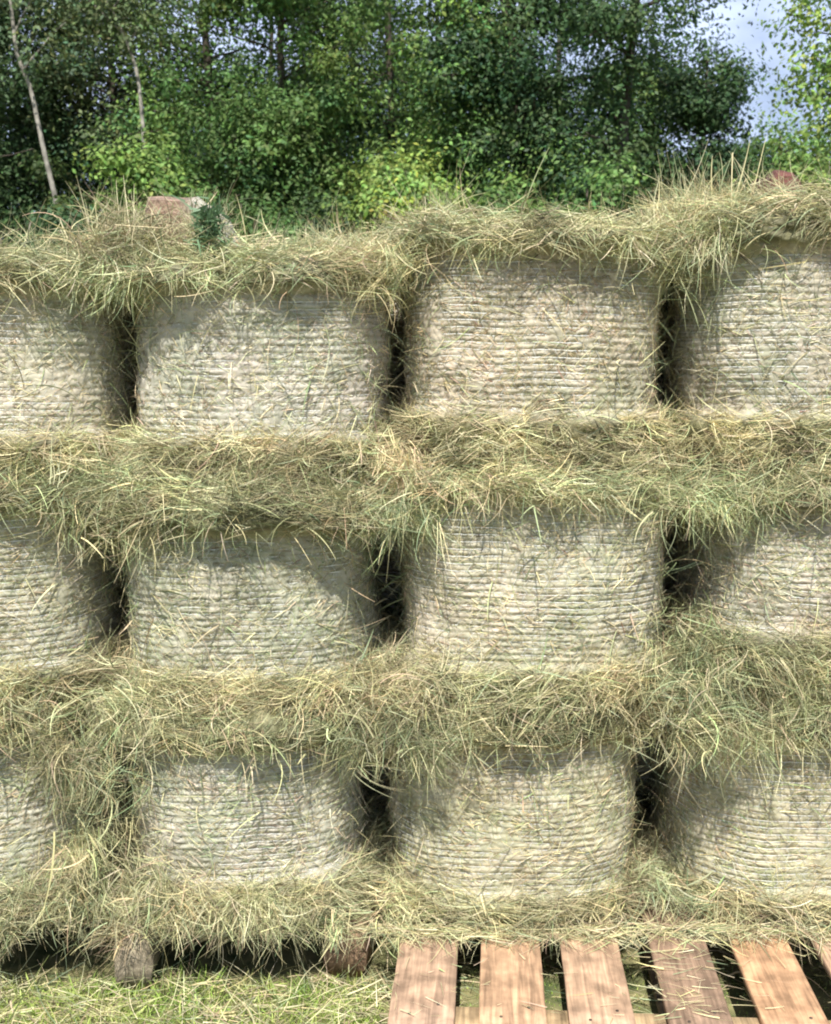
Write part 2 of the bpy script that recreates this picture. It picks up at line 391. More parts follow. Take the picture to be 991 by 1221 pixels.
    kp = (fbm(er * R + ez * z_[:, None], 14, seed + 89, 2) + rng.normal(0, .12, n) < .25) | (z_ > H); th_, z_, r_, er, et = th_[kp], z_[kp], r_[kp], er[kp], et[kp]; n = len(th_)
    lump = vn(er * 1.0 + ez * 0, 6, seed + 90)[:, None]
    P = er * r_[:, None] + ez * (z_ + lump[:, 0] * .014)[:, None]
    D = et * rng.normal(0, .9, (n, 1)) + er * rng.normal(.12, .35, (n, 1)) + ez * rng.normal(.0, .28, (n, 1))
    swirl = fbm(P, 9, seed + 91, 2)[:, None]; D = D + et * swirl * 1.6 + ez * fbm(P, 7, seed + 93, 2)[:, None] * .7
    ln = rng.uniform(.035, .12, n) * rng.choice([1, 1, 1, 1.5], n)
    ribbons(mb, P, D, ln * .85, rng.uniform(.0007, .0018, n), tones(n, W_TOP, rng) * patch(P, seed, .8), rng.uniform(.0, .45, n), 3.2, 6, push_body(.002), rng, .65)
    # hanging wisps over the net
    n = int(300 * tops)
    th_ = front(n, 2.0); keep = (vn(np.stack([np.cos(th_), np.sin(th_), 0 * th_], 1), 7, seed + 96) + rng.normal(0, .35, n)) > -.1
    th_ = th_[keep]; n = len(th_)
    er = np.stack([np.cos(th_), np.sin(th_), 0 * th_], 1); et = np.stack([-np.sin(th_), np.cos(th_), 0 * th_], 1)
    P = er * (R + rng.uniform(.0, topbulge + .02, n))[:, None] + ez * (H - nt_ + rng.uniform(-.005, nt_ * .7, n))[:, None]
    D = et * rng.normal(0, .6, (n, 1)) + er * rng.uniform(.1, .8, (n, 1)) + ez * rng.normal(-.3, .3, (n, 1))
    ribbons(mb, P, D, rng.uniform(.03, .12, n), rng.uniform(.0010, .0022, n), tones(n, W_TOP, rng), rng.uniform(.3, 1.4, n), 2.4, 7, push_body(.003), rng)
    mb.build('top_fringe', M_HAY, root)
    # --- loose hay under the net
    mb = MB(); n = int(5200 * bots)
    th_ = front(n, 2.1); z_ = nb * .95 * rng.beta(1.1, 1.0, n); r_ = R * .965 + rng.uniform(-.02, .03, n)
    er = np.stack([np.cos(th_), np.sin(th_), 0 * th_], 1); et = np.stack([-np.sin(th_), np.cos(th_), 0 * th_], 1)
    P = er * r_[:, None] + ez * z_[:, None]
    D = et * rng.normal(0, .9, (n, 1)) + er * rng.normal(.2, .35, (n, 1)) + ez * rng.normal(-.02, .28, (n, 1))
    D = D + et * fbm(P, 7, seed + 97, 2)[:, None] * 1.4
    ribbons(mb, P, D, rng.uniform(.04, .11, n), rng.uniform(.0007, .0018, n), tones(n, W_DRY, rng) * patch(P, seed + 3, .7), rng.uniform(.0, .3, n), 2.4, 6, push_body(.001), rng, .65)
    mb.build('bottom_fringe', M_HAY, root)
    return root
M_HAYBODY = mat('packed_hay_body', .65, .25, noise=(55, .85, 1.15))

BALES = [
 # x, y, zb, R, zt, nb, nt, tint, label, kw
 (-.973, .06, 1.100, .305, 1.565, .100, .080, (1.02, 1.0, .98), 'top row hay bale cut off by the left edge of the picture', dict()),
 (-.352, .06, 1.100, .302, 1.565, .095, .075, (1.08, 1.06, 1.12), 'pale white-netted hay bale in the top row, right below the reddish stone', dict()),
 (.269, .06, 1.100, .306, 1.632, .140, .065, (1.04, .98, .95), 'top row hay bale with pinkish tones, left of the tallest bale', dict()),
 (.905, .06, 1.100, .306, 1.675, .145, .10, (1.0, .98, .97), 'tallest hay bale, top row, with upright straw stalks and a brick lump on it', dict(tops=1.2)),
 (-1.006, .03, .590, .296, 1.085, .085, .085, (.98, .97, .93), 'middle row hay bale cut off by the left edge of the picture', dict()),
 (-.382, .03, .585, .308, 1.080, .085, .110, (.93, .95, .92), 'middle row hay bale shaded by a thick hanging hay mat, black gap at its right', dict(tops=1.25, topbulge=.065)),
 (.274, .03, .590, .322, 1.090, .095, .050, (1.03, 1.0, .96), 'wide beige hay bale in the middle row with a clean, fully lit front', dict()),
 (.945, .03, .600, .309, 1.090, .165, .065, (1.0, .96, .97), 'middle row bale at the right edge, green hay heaped over its lower left', dict(bots=1.5)),
 (-1.040, .0, .060, .293, .585, .120, .100, (1.0, 1.0, .98), 'bottom row bale at the left edge, half hidden by hanging hay', dict(tops=1.2)),
 (-.392, .0, .060, .284, .585, .140, .100, (1.03, 1.03, 1.05), 'smallest hay bale, bottom row, with a shaggy hay skirt over a dark hollow', dict(bots=1.5)),
 (.234, .045, .062, .314, .590, .085, .105, (1.02, .99, .90), 'bottom row hay bale on the slats, whole front in view', dict(tops=1.1)),
 (.905, .045, .060, .308, .600, .090, .110, (1.0, .99, .88), 'bottom row hay bale at the right edge on the slats, left side in shade', dict(tops=1.1)),
]
bale_objs = []
for k, (x, y, zb, R, zt, nb, nt_, tint, lab, kw) in enumerate(BALES):
    b = make_bale((x, y, zb), R, zt - zb, 11 + k * 13, lab, tint, nb, nt_, **kw); bale_objs.append(b)
    b.rotation_euler = (radians([0, .6, -.5, .4, .3, 1.0, -.4, .5, .3, 1.0, 0, .3][k]), radians([.6, -.4, .9, -.6, -2.2, -1.2, .7, 1.2, -2.6, -2.0, -.3, .8][k]), 0)
# second rank, added in the hollows behind the first so the gaps read dark
REAR = [(0, -.66, 1.10, '', 'added bale filling the dark gap left of the white-netted top row bale'), (2, -.04, 1.10, '', 'added bale filling the dark gap left of the pinkish top row bale'), (1, .59, 1.10, '', 'added bale filling the dark gap left of the tallest top row bale'),
        (5, -.70, .59, '', 'added bale filling the dark gap left of the heavily shaded middle row bale'), (6, -.05, .59, '', 'added bale filling the wide black gap left of the beige middle row bale'), (4, .61, .59, '', 'added bale filling the dark gap right of the beige middle row bale'),
        (9, -.71, .06, '', 'added bale filling the dark gap left of the smallest bottom row bale'), (10, -.06, .06, '', 'added bale filling the dark gap right of the smallest bottom row bale'), (9, .57, .06, '', 'added bale filling the dark gap between the two bottom bales on the slats')]
for s_, x, z, row, where in REAR:
    o = copy_tree(bale_objs[s_]); o.location = (x, .60, z)
    o['label'] = where
    o['group'] = 'hay bales added behind the gaps to keep them dark'

# ------------------------------------------------------------------ pallets
def plank(mb, x0, x1, y0, y1, z0, z1, c, seed=0, skew=0.0):
    """board with slightly worn edges, long along y"""
    rng = np.random.default_rng(seed); m = 14
    ys = np.linspace(y0, y1, m); e = .003
    pr = [(x0 + e, z0), (x1 - e, z0), (x1, z0 + e), (x1, z1 - e), (x1 - e, z1), (x0 + e, z1), (x0, z1 - e), (x0, z0 + e)]
    vs = []
    for y in ys:
        for (x, z) in pr:
            vs.append((x + rng.normal(0, .0007) + skew * (y - y0), y + rng.normal(0, .0015), z + rng.normal(0, .0004)))
    vs = np.array(vs); i = np.arange(m - 1)[:, None] * 8; j = np.arange(8)[None]
    q = np.stack([i + j, i + (j + 1) % 8, i + 8 + (j + 1) % 8, i + 8 + j], -1).reshape(-1, 4)
    b = len(vs) - 8
    q = np.vstack([q, [(3, 2, 1, 0), (7, 4, 3, 0), (7, 6, 5, 4), (b, b + 1, b + 2, b + 3), (b, b + 3, b + 4, b + 7), (b + 4, b + 5, b + 6, b + 7)]])
    mb.add(vs, q, None, c)
def xplank(mb, x0, x1, y0, y1, z0, z1, c, seed=0):
    t = MB(); plank(t, y0, y1, x0, x1, z0, z1, c, seed)
    v = t.v[0][:, [1, 0, 2]]; mb.add(v, t.q[0][:, ::-1], None, c)
def pallet(loc, rz, label, xs, wds, lens, tones_, top, depth=1.15, block_x=(0.05, .62, 1.2), group='wooden pallets under the stack'):
    root = thing('wooden_pallet', label, 'pallet', loc, rz, group)
    H = top
    for k, (x, wd, ln, c) in enumerate(zip(xs, wds, lens, tones_)):
        mb = MB(); zo = .004 if k == 3 else 0
        plank(mb, x - wd / 2, x + wd / 2, -ln[0], depth, H - .020 + zo, H + zo, c, 50 + k, ln[1])
        mb.build('slat', M_WOOD, root, False)
        for dy in (.03, .065):                                    # nail heads
            nb_ = MB()
            nb_.tube([(x + (dy - .045) * 1.6, dy + .0, H + zo - .002), (x + (dy - .045) * 1.6, dy, H + zo + .0012)], .0035, 8, (.12, .09, .07))
            nb_.build('nail', M_WOOD, root, False)
    for k, y in enumerate((0.0, .5, depth - .1)):
        mb = MB(); xplank(mb, xs[0] - wds[0] / 2 + .005, xs[-1] + wds[-1] / 2 - .005, y + .002, y + .098, H - .043, H - .022, (.46, .33, .19), 80 + k)
        mb.build('cross_board', M_WOOD, root, False)
        for bx in block_x:
            mb = MB(); plank(mb, bx - .05, bx + .05, y + .004, y + .094, .021, H - .045, (.44, .32, .22), 90 + k)
            mb.build('block', M_WOOD, root, False)
    for bx in block_x:
        mb = MB(); plank(mb, bx - .05, bx + .05, 0, depth, 0, .019, (.34, .25, .16), 99)
        mb.build('bottom_board', M_WOOD, root, False)
    return root
LT = (.50, .27, .13)
pallet((-.052, -.616, GZ), radians(-3.7), 'wooden pallet of orange brown slats carrying the bottom bales at right', [.062, .244, .420, .612, .800, .985, 1.165], [.130, .132, .130, .126, .130, .128, .128],
       [(0, 0), (0, 0), (.003, 0), (.012, .012), (0, 0), (0, 0), (0, 0)],
       [(.45, .30, .20), (.52, .33, .20), (.47, .31, .20), (.30, .20, .135), (.50, .30, .17), (.48, .32, .21), (.46, .30, .20)], .14, 1.16, (.06, .62, 1.17))
def bearer(x, wd, y0, top, rz, c, label, seed):
    """rough timber bearer lying front to back under the bales, sawn end forward"""
    rng = np.random.default_rng(seed); m = 26; k = 20; mb = MB()
    th = np.arange(k) * 2 * pi / k; hh = (top - GZ) / 2
    sq = (np.abs(np.cos(th)) ** 5 + np.abs(np.sin(th)) ** 5) ** (-1 / 5)
    ys = np.linspace(0, 1.0, m); vs = []
    for y in ys:
        p = np.stack([np.cos(th) * sq * wd / 2, np.full(k, y), np.sin(th) * sq * hh + hh], 1)
        q = np.stack([p[:, 0], p[:, 1] * .2, p[:, 2]], 1)
        d = 1 + .10 * fbm(q, 22, seed, 2); p[:, 0] *= d; p[:, 2] = hh + (p[:, 2] - hh) * (1 + .05 * fbm(q, 30, seed + 3, 2)); vs.append(p)
    end = [vs[0] * [f, 1, 1] * [1, 1, 1] + [0, .004 * rng.normal() * 0, 0] for f in (1,)]
    vs = np.concatenate(vs); i = np.arange(m - 1)[:, None] * k; j = np.arange(k)[None]
    q = np.stack([i + j, i + (j + 1) % k, i + k + (j + 1) % k, i + k + j], -1).reshape(-1, 4)
    ce = np.array([[0, -.002, hh], [0, 1.0, hh]]); n0 = m * k
    t = [(n0, (a + 1) % k, a) for a in range(k)] + [(n0 + 1, (m - 1) * k + a, (m - 1) * k + (a + 1) % k) for a in range(k)]
    mb.add(np.vstack([vs, ce]), q, t, c); o = mb.build('timber_bearer', M_WOOD, None, False)
    o.location = (x, y0, GZ); o.rotation_euler = (0, 0, rz); o['label'] = label; o['category'] = 'timber'; o['group'] = 'timber bearers under the left bales'
bearer(-1.15, .09, -.24, .06, 0, (.28, .23, .16), 'timber bearer end at the left edge in the dark hollow', 3)
bearer(-.645, .085, -.275, .06, radians(2), (.37, .31, .22), 'greyish upright timber bearer end below the gap beside the smallest bale', 5)
bearer(-.165, .10, -.215, .06, radians(-9), (.38, .25, .16), 'reddish brown timber bearer end just left of the orange brown slats', 7)

# ------------------------------------------------------------------ loose hay (nobody could count it)
def bale_push(lift=.002):
    L_ = [(b[0], b[1], b[2], b[4], b[3] * .97, b[5], b[6]) for b in BALES]
    def f(p):
        o = p.copy()
        for (x, y, z0, z1, R, nb, nt_) in L_:
            dx, dy = o[:, 0] - x, o[:, 1] - y; r = np.hypot(dx, dy) + 1e-9
            Rz = R + np.where(o[:, 2] > z1 - nt_, .035, 0) + np.where(o[:, 2] < z0 + nb, .02, 0) + lift
            ins = (o[:, 2] > z0) & (o[:, 2] < z1 - .01) & (r < Rz) & (o[:, 1] < y + .1)
            k = np.where(ins, Rz / r, 1); o[:, 0] = x + dx * k; o[:, 1] = y + dy * k
        return o
    return f
def tuft(mb, c, sp, n, d, ln, wt=W_TOP, droop=(.2, 1.2), seed=1, spread=.8, wd=(.0007, .0018), bend=3.4, mul=1.0, push=True, clump=True):
    rng = np.random.default_rng(seed)
    P = np.array(c) + rng.normal(size=(n, 3)) * np.array(sp)
    P = P[fbm(P, 13, 77, 2) + rng.normal(0, .12, n) < .22]; n = len(P)
    D = np.array(d, float) + rng.normal(size=(n, 3)) * spread
    if clump: D += np.stack([fbm(P, 9, seed + i, 2) for i in range(3)], 1) * 1.0
    ribbons(mb, P, D, rng.uniform(ln[0] * .6, ln[1] * .66, n), rng.uniform(*wd, n), tones(n, wt, rng, mul) * patch(P, seed + 3, .8), rng.uniform(*droop, n) * .6, bend, 7, bale_push() if push else None, rng, .7)
W_GREEN = [.8, 1.2, 2.2, 3.0, 2.0, .5, 1.2, 3.2, .2]
W_BROWN = [2.2, 2, 1.5, .6, .5, 3, 1.2, .4, 1.4]
mb = MB()
TUFTS = [
 # centre, spread, n, dir, length, weights, droop
 ((-.62, -.20, 1.605), (.08, .05, .022), 2300, (0, -.3, 0), (.06, .2), W_DRY, (.2, 1.0)),
 ((-.66, -.20, 1.545), (.06, .035, .03), 1300, (.1, -.3, -.5), (.05, .16), W_TOP, (.6, 1.8)),
 ((-.05, -.21, 1.555), (.035, .04, .045), 1200, (0, -.3, -.4), (.06, .18), W_TOP, (.6, 2.0)),
 ((.59, -.20, 1.60), (.05, .05, .05), 2000, (0, -.3, -.3), (.06, .2), W_TOP, (.5, 1.8)),
 ((.62, -.18, 1.665), (.05, .06, .02), 900, (0, -.2, .1), (.06, .2), W_DRY, (.0, .8)),
 ((-.67, -.25, 1.06), (.10, .04, .035), 2600, (-.2, -.3, -.1), (.06, .2), W_GREEN, (.3, 1.4)),
 ((-.62, -.27, .99), (.07, .03, .03), 1200, (.2, -.3, -.6), (.06, .17), W_TOP, (.6, 2.0)),
 ((-.05, -.24, 1.12), (.05, .045, .035), 1800, (0, -.3, .0), (.05, .15), W_BROWN, (.2, 1.2)),
 ((-.06, -.26, 1.04), (.07, .04, .035), 2200, (-.1, -.3, -.6), (.07, .2), W_GREEN, (.6, 2.0)),
 ((.62, -.25, 1.05), (.09, .045, .03), 2400, (.1, -.3, -.4), (.07, .19), W_GREEN, (.5, 1.9)),
 ((.85, -.24, 1.09), (.12, .04, .02), 1500, (0, -.3, -.1), (.05, .16), W_GREEN, (.3, 1.2)),
 ((.62, -.23, .74), (.05, .05, .08), 2600, (.0, -.4, -.3), (.05, .17), W_GREEN, (.3, 1.4)),
 ((.74, -.27, .66), (.09, .04, .05), 3000, (.2, -.4, -.3), (.06, .17), W_GREEN, (.3, 1.4)),
 ((.66, -.28, .56), (.08, .045, .04), 2400, (.1, -.4, -.5), (.07, .2), W_TOP, (.5, 1.8)),
 ((-.08, -.24, .63), (.08, .045, .05), 3000, (.0, -.4, -.2), (.06, .17), W_BROWN, (.3, 1.4)),
 ((-.04, -.28, .54), (.10, .04, .045), 2600, (.1, -.4, -.6), (.07, .2), W_TOP, (.6, 1.8)),
 ((-.70, -.25, .60), (.12, .045, .04), 2800, (.0, -.4, -.2), (.06, .2), W_TOP, (.3, 1.4)),
 ((-.72, -.27, .50), (.07, .04, .05), 2000, (.0, -.4, -.6), (.07, .2), W_TOP, (.6, 1.8)),
 ((-.74, -.27, .43), (.045, .03, .07), 2200, (.0, -.3, -.6), (.06, .18), W_GREEN, (.5, 1.6)),
 ((-.74, -.26, .29), (.04, .03, .07), 2200, (.0, -.3, -.7), (.06, .18), W_TOP, (.5, 1.6)),
 ((-.88, -.30, .145), (.13, .03, .03), 2600, (.0, -.3, -.4), (.05, .14), W_TOP, (.5, 1.6)),
 ((-.61, -.29, .19), (.04, .03, .05), 1600, (.2, -.4, -.7), (.06, .17), W_BROWN, (.3, 1.2)),
 ((-.40, -.29, .150), (.13, .025, .026), 5200, (.6, -.4, -.2), (.05, .14), W_DRY, (.2, 1.0)),
 ((-.05, -.24, .11), (.06, .04, .04), 1300, (.1, -.4, -.2), (.05, .15), W_TOP, (.2, 1.2)),
 ((.58, -.18, .12), (.05, .04, .03), 1200, (.0, -.4, -.2), (.05, .15), W_TOP, (.2, 1.2)),
 ((-.66, -.30, .085), (.03, .015, .02), 420, (0, -.3, -.9), (.05, .14), W_BROWN, (.4, 1.2)),
 ((-.17, -.27, .085), (.05, .015, .015), 300, (.1, -.3, -.8), (.05, .13), W_TOP, (.4, 1.2)),
 ((-.95, -.30, .075), (.12, .015, .015), 420, (.1, -.3, -.8), (.06, .16), W_TOP, (.4, 1.2)),
 ((-.55, -.14, 1.645), (.07, .03, .018), 1700, (0, -.2, .1), (.05, .15), W_DRY, (.1, .6)),
]
for k, (c, sp, n, d, ln, wt, dr) in enumerate(TUFTS):
    sp = (sp[0], sp[1] * .8, sp[2] * .8)
    tuft(mb, c, sp, int(n * .62), d, ln, wt, dr, 300 + k * 11)
# continuous ledge hay lying where one row meets the next, and along the skyline
for k, (zc, yc, x0, x1, n) in enumerate([(1.105, -.22, -1.25, 1.25, 2600), (.600, -.25, -1.25, 1.25, 2600), (1.565, -.2, -1.25, -.06, 1400), (1.635, -.2, -.02, .6, 700), (1.675, -.2, .6, 1.3, 1000)]):
    rng = np.random.default_rng(700 + k)
    P = np.stack([rng.uniform(x0, x1, n), yc + rng.normal(0, .035, n), zc + rng.normal(0, .018, n)], 1)
    P[:, 2] += fbm(P, 4, 71 + k, 2) * .03
    D = np.stack([rng.choice([-1, 1], n) * rng.uniform(.2, 1.2, n), rng.normal(-.1, .5, n), rng.normal(0, .35, n)], 1)
    ribbons(mb, P, D, rng.uniform(.04, .11, n), rng.uniform(.0007, .0018, n), tones(n, W_DRY if k > 1 else W_TOP, rng) * patch(P, 75 + k, .8), rng.uniform(0, .5, n), 3.0, 7, bale_push(), rng, .65)
# upright stalks on the skyline
def stalk(p, d, ln, wd, c, droop=.1, seed=0, seedhead=False):
    ribbons(mb, np.array([p], float), np.array([d], float), ln, wd, np.array([c]), droop, .5, 9, None, np.random.default_rng(seed))
rr = np.random.default_rng(5)
for k in range(26):
    stalk((-.64 + rr.normal(0, .05), -.2 + rr.normal(0, .03), 1.62), (rr.normal(-.05, .3), rr.normal(0, .2), 1), rr.uniform(.05, .14), .0022, PAL[rr.choice([0, 1, 6])], .15, k)
for k in range(24):
    stalk((.64 + rr.normal(0, .06), -.2 + rr.normal(0, .03), 1.70), (rr.normal(0, .35), rr.normal(0, .2), 1), rr.uniform(.05, .13), .002, PAL[rr.choice([0, 1, 6, 3])], .15, 60 + k)
for k in range(26):
    stalk((rr.uniform(-1.2, 1.2), -.2, 1.60), (rr.normal(0, .5), rr.normal(0, .2), 1), rr.uniform(.05, .12), .002, PAL[rr.choice([0, 1, 6, 3])], .3, 160 + k)
stalk((.655, -.22, 1.62), (.36, .0, 1), .19, .0032, (.66, .6, .34), .0, 901)
stalk((.665, -.23, 1.78), (-.02, -.05, -1), .12, .003, (.66, .58, .34), .0, 902)
# single long straws seen against the faces
stalk((.36, -.35, 1.05), (.8, -.12, -.5), .24, .003, (.55, .5, .35), .25, 903)
stalk((-.575, -.36, .15), (.5, -.25, -1), .21, .0028, (.62, .55, .26), .0, 904)
stalk((-.78, -.36, .34), (.02, -.1, -1), .22, .004, (.6, .55, .28), .0, 905)
stalk((-.88, -.50, GZ), (.45, .2, 1), .22, .006, (.5, .56, .22), .0, 906)
stalk((-.57, -.33, 1.02), (-.5, -.1, -1), .15, .004, (.6, .5, .3), .1, 907)
stalk((.52, -.36, .55), (.4, -.1, -.9), .18, .0045, (.6, .55, .38), .1, 908)
stalk((-.05, -.32, 1.04), (.0, -.3, -.5), .16, .004, (.6, .56, .3), .8, 909)
o = mb.build('loose_hay', M_HAY); o['kind'] = 'stuff'; o['label'] = 'loose green and yellow hay draped over ledges and gaps between the bales'; o['category'] = 'loose hay'

# hay litter: on the pallet slats and the ground
mb = MB(); rng = np.random.default_rng(44)
n = 2600
P = np.stack([rng.uniform(-.1, 1.2, n), -.265 - np.abs(rng.normal(0, .022, n)), np.full(n, .064) + rng.uniform(0, .018, n)], 1)
D = np.stack([rng.normal(0, 1, n), rng.normal(-.2, .6, n), rng.normal(0, .12, n)], 1)
ribbons(mb, P, D, rng.uniform(.03, .11, n), rng.uniform(.001, .0022, n), tones(n, W_DRY, rng), .15, 1.4, 5, lambda p: np.column_stack([p[:, :2], np.maximum(p[:, 2], .0635)]), rng)
n = 160
P = np.stack([rng.uniform(-.05, 1.2, n), rng.uniform(-.62, -.35, n), np.full(n, .066)], 1)
D = np.stack([rng.normal(0, 1, n), rng.normal(0, .6, n), rng.normal(0, .05, n)], 1)
ribbons(mb, P, D, rng.uniform(.01, .06, n), rng.uniform(.0008, .0016, n), tones(n, W_DRY, rng), .1, 1.4, 5, lambda p: np.column_stack([p[:, :2], np.maximum(p[:, 2], .0655)]), rng)
n = 90                                                             # on the darker raised slat
P = np.stack([rng.uniform(.5, .62, n), rng.uniform(-.62, -.35, n), np.full(n, .069)], 1)
D = np.stack([rng.normal(0, 1, n), rng.normal(0, .4, n), rng.normal(0, .05, n)], 1)
ribbons(mb, P, D, rng.uniform(.02, .07, n), rng.uniform(.0008, .0016, n), tones(n, W_DRY, rng), .1, 1.4, 5, lambda p: np.column_stack([p[:, :2], np.maximum(p[:, 2], .069)]), rng)
n = 8500
P = np.stack([rng.uniform(-2.2, 2.2, n), rng.uniform(-1.5, .0, n), GZ + rng.uniform(.004, .03, n)], 1); P[:3200, 0] = rng.uniform(-1.2, .1, 3200); P[:3200, 1] = rng.uniform(-.75, -.2, 3200); P[:, 1] = np.where((P[:, 0] < 0) & (P[:, 1] > -.24), P[:, 1] - .35, P[:, 1])
D = np.stack([rng.normal(0, 1, n), rng.normal(0, .7, n), rng.normal(0.1, .25, n)], 1)
ribbons(mb, P, D, rng.uniform(.04, .13, n), rng.uniform(.001, .0024, n), tones(n, W_DRY, rng, .95), .15, 1.8, 5, lambda p: np.column_stack([p[:, :2], np.where((p[:, 0] > -.06) & (p[:, 1] > -.63) & (p[:, 2] > GZ + .02), GZ + .02, np.maximum(p[:, 2], GZ + .003))]), rng)
o = mb.build('hay_litter', M_HAY); o['kind'] = 'stuff'; o['label'] = 'thin scattered litter of dry hay on the slats and on the grass'; o['category'] = 'hay litter'

# grass
GP = np.array([(.20, .30, .06), (.30, .42, .09), (.42, .50, .14), (.30, .36, .10), (.50, .48, .20)])
mb = MB(); rng = np.random.default_rng(45)
n = 42000
P = np.stack([rng.uniform(-2.4, 2.4, n), rng.uniform(-1.7, .0, n), np.full(n, GZ - .002)], 1)
nn = n * 6 // 10; P[:nn, 0] = rng.uniform(-1.2, 1.3, nn); P[:nn, 1] = rng.uniform(-.8, -.15, nn)
P[:, 1] = np.where((P[:, 0] < -.08) & (P[:, 1] > -.25 + .05 * vn(P, 6, 3)), P[:, 1] - .4, P[:, 1]); den = vn(P, 8, 7) + rng.normal(0, .5, n) > -.5; P = P[den]; n = len(P)
patch = np.clip(.5 + .7 * vn(P, 7, 12), 0, 1)
ci = np.clip((patch * 4 + rng.normal(0, .8, n)).astype(int), 0, 4)
under = (P[:, 0] > -.08) & (P[:, 1] > -.64)
D = np.stack([rng.normal(0, .6, n), rng.normal(0, .5, n), rng.uniform(.5, 1.2, n)], 1)
ln = rng.uniform(.015, .055, n) * (1 + .5 * vn(P, 5, 15)) * np.where(under, np.where(P[:, 1] > -.50, .15, .6), 1)
ribbons(mb, P, D, ln, rng.uniform(.0015, .0034, n), GP[ci] * rng.normal(1, .12, (n, 1)), rng.uniform(.5, 3, n), 3, 4, None, rng)
o = mb.build('grass', M_GRASS); o['kind'] = 'stuff'; o['label'] = 'short green and yellowing grass in front of the pallets'; o['category'] = 'grass'

# ------------------------------------------------------------------ stones on top
def rock(name, outline, y0, y1, base, cA, cB, label, cat, seed):
    """faceted lump: front outline (x,z) extruded with taper and roughened"""
    t = bpy.data.meshes.new(name); import bmesh
    bm = bmesh.new(); m = 5
    rings = []
    for i in range(m):
        f = i / (m - 1); y = y0 + (y1 - y0) * f; s = 1 - .12 * abs(2 * f - 1) ** 3
        cx = np.mean([p[0] for p in outline]); cz = min(p[1] for p in outline)
        rings.append([bm.verts.new((cx + (x - cx) * s, y, cz + (z - cz) * s)) for x, z in outline])
    k = len(outline)
    for a, b in zip(rings, rings[1:]):
        for j in range(k): bm.faces.new((a[j], a[(j + 1) % k], b[(j + 1) % k], b[j]))
    bm.faces.new(rings[0][::-1]); bm.faces.new(rings[-1])
    bmesh.ops.triangulate(bm, faces=bm.faces)
    bmesh.ops.subdivide_edges(bm, edges=bm.edges, cuts=3, use_grid_fill=True)
    bm.verts.ensure_lookup_table(); bm.normal_update()
    P = np.array([v.co for v in bm.verts]); d = fbm(P, 28, seed, 3) * .004
    for v, q in zip(bm.verts, d): v.co += v.normal * float(q)
    bm.to_mesh(t); bm.free()
    P = np.array([v.co for v in t.vertices]); a = np.clip(.5 + .7 * fbm(P, 30, seed + 4), 0, 1)[:, None]
    c = np.array(cA) * a + np.array(cB) * (1 - a)
    if name == 'stone':
        edge = (P[:, 0] > outline[2][0] - .012)[:, None]
        c = np.where(edge, np.array([.34, .32, .26]), c)
    at = t.color_attributes.new('tone', 'FLOAT_COLOR', 'POINT')
    at.data.foreach_set('color', np.concatenate([c, np.ones((len(c), 1))], 1).astype(np.float32).ravel())
    t.materials.append(M_STONE)
    o = bpy.data.objects.new(name, t); COL.objects.link(o); o['label'] = label; o['category'] = cat
rock('stone', [(-.625, 1.60), (-.598, 1.70), (-.49, 1.70), (-.425, 1.655), (-.41, 1.60)][::1] and [(-.63, 1.60), (-.602, 1.712), (-.488, 1.712), (-.425, 1.668), (-.40, 1.60)], -.10, .04, 1.6, (.30, .20, .145), (.20, .14, .105),
     'reddish brown stone with pale sloping right edge, half buried in hay on top', 'stone', 3)
rock('brick_lump', [(.82, 1.66), (.83, 1.785), (.85, 1.77), (.865, 1.80), (.91, 1.797), (.93, 1.765), (.935, 1.66)], .10, .22, 1.7, (.17, .07, .055), (.07, .04, .035),
     'broken dark red brick lump lying on top of the tallest bale', 'brick', 8)
# small green weed lying in front of the stone
mb = MB(); rng = np.random.default_rng(9); n = 260
P = np.array([-.435, -.235, 1.625]) + rng.normal(size=(n, 3)) * (.016, .012, .025)
D = rng.normal(size=(n, 3)) * .7 + (0, -.3, .4)
ribbons(mb, P, D, rng.uniform(.015, .04, n), rng.uniform(.004, .008, n), np.array([.12, .20, .10]) * rng.normal(1, .2, (n, 1)), .4, 2, 4, None, rng)
ws = mb.build('weed', M_GRASS); ws['label'] = 'small dark green weed sprig lying against the reddish stone'; ws['category'] = 'weed'

# ------------------------------------------------------------------ trees
LEAFC = {'dark': (.060, .108, .040), 'mid': (.108, .185, .052), 'light': (.155, .26, .07), 'lime': (.24, .34, .08), 'olive': (.11, .15, .065)}
def px(pxx, Y): return (pxx - 495.5) / 1344 * (Y + 2.675)
def leaves(mb, C, sig, n, size, col, rng, var=.12):
    idx = rng.integers(0, len(C), n)
    P = C[idx] + rng.normal(size=(n, 3)) * sig[idx][:, None] * np.array([1, 1, .62])
    nrm = norm(norm(P - C[idx]) * 1.1 + rng.normal(size=(n, 3)) * .45 + np.array([0, 0, .7]))
    a = norm(np.cross(nrm, rng.normal(size=(n, 3)))); b = np.cross(nrm, a)
    s = (size * rng.uniform(.6, 1.3, n))[:, None]
    V = np.stack([P - a * s * .5, P + b * s * .28 + nrm * s * .05, P + a * s * .55 - nrm * s * .08, P - b * s * .28 + nrm * s * .05], 1)
    base = np.arange(n)[:, None] * 4
    t = np.stack([base + [[0, 3, 1]], base + [[1, 3, 2]]], 1).reshape(-1, 3)
    cl = rng.normal(1, .22, len(C))[idx][:, None]                     # leaf colour differs from spray to spray
    warm = rng.normal(0, .12, len(C))[idx][:, None] * np.array([1, .3, -.5])
    c = np.array(col) * cl * (1 + warm) * rng.normal(1, var, (n, 1)) * (1 + rng.normal(0, .08, (n, 3)))
    mb.add(V.reshape(-1, 3), None, t, np.repeat(np.clip(c, .008, .6), 4, 0))
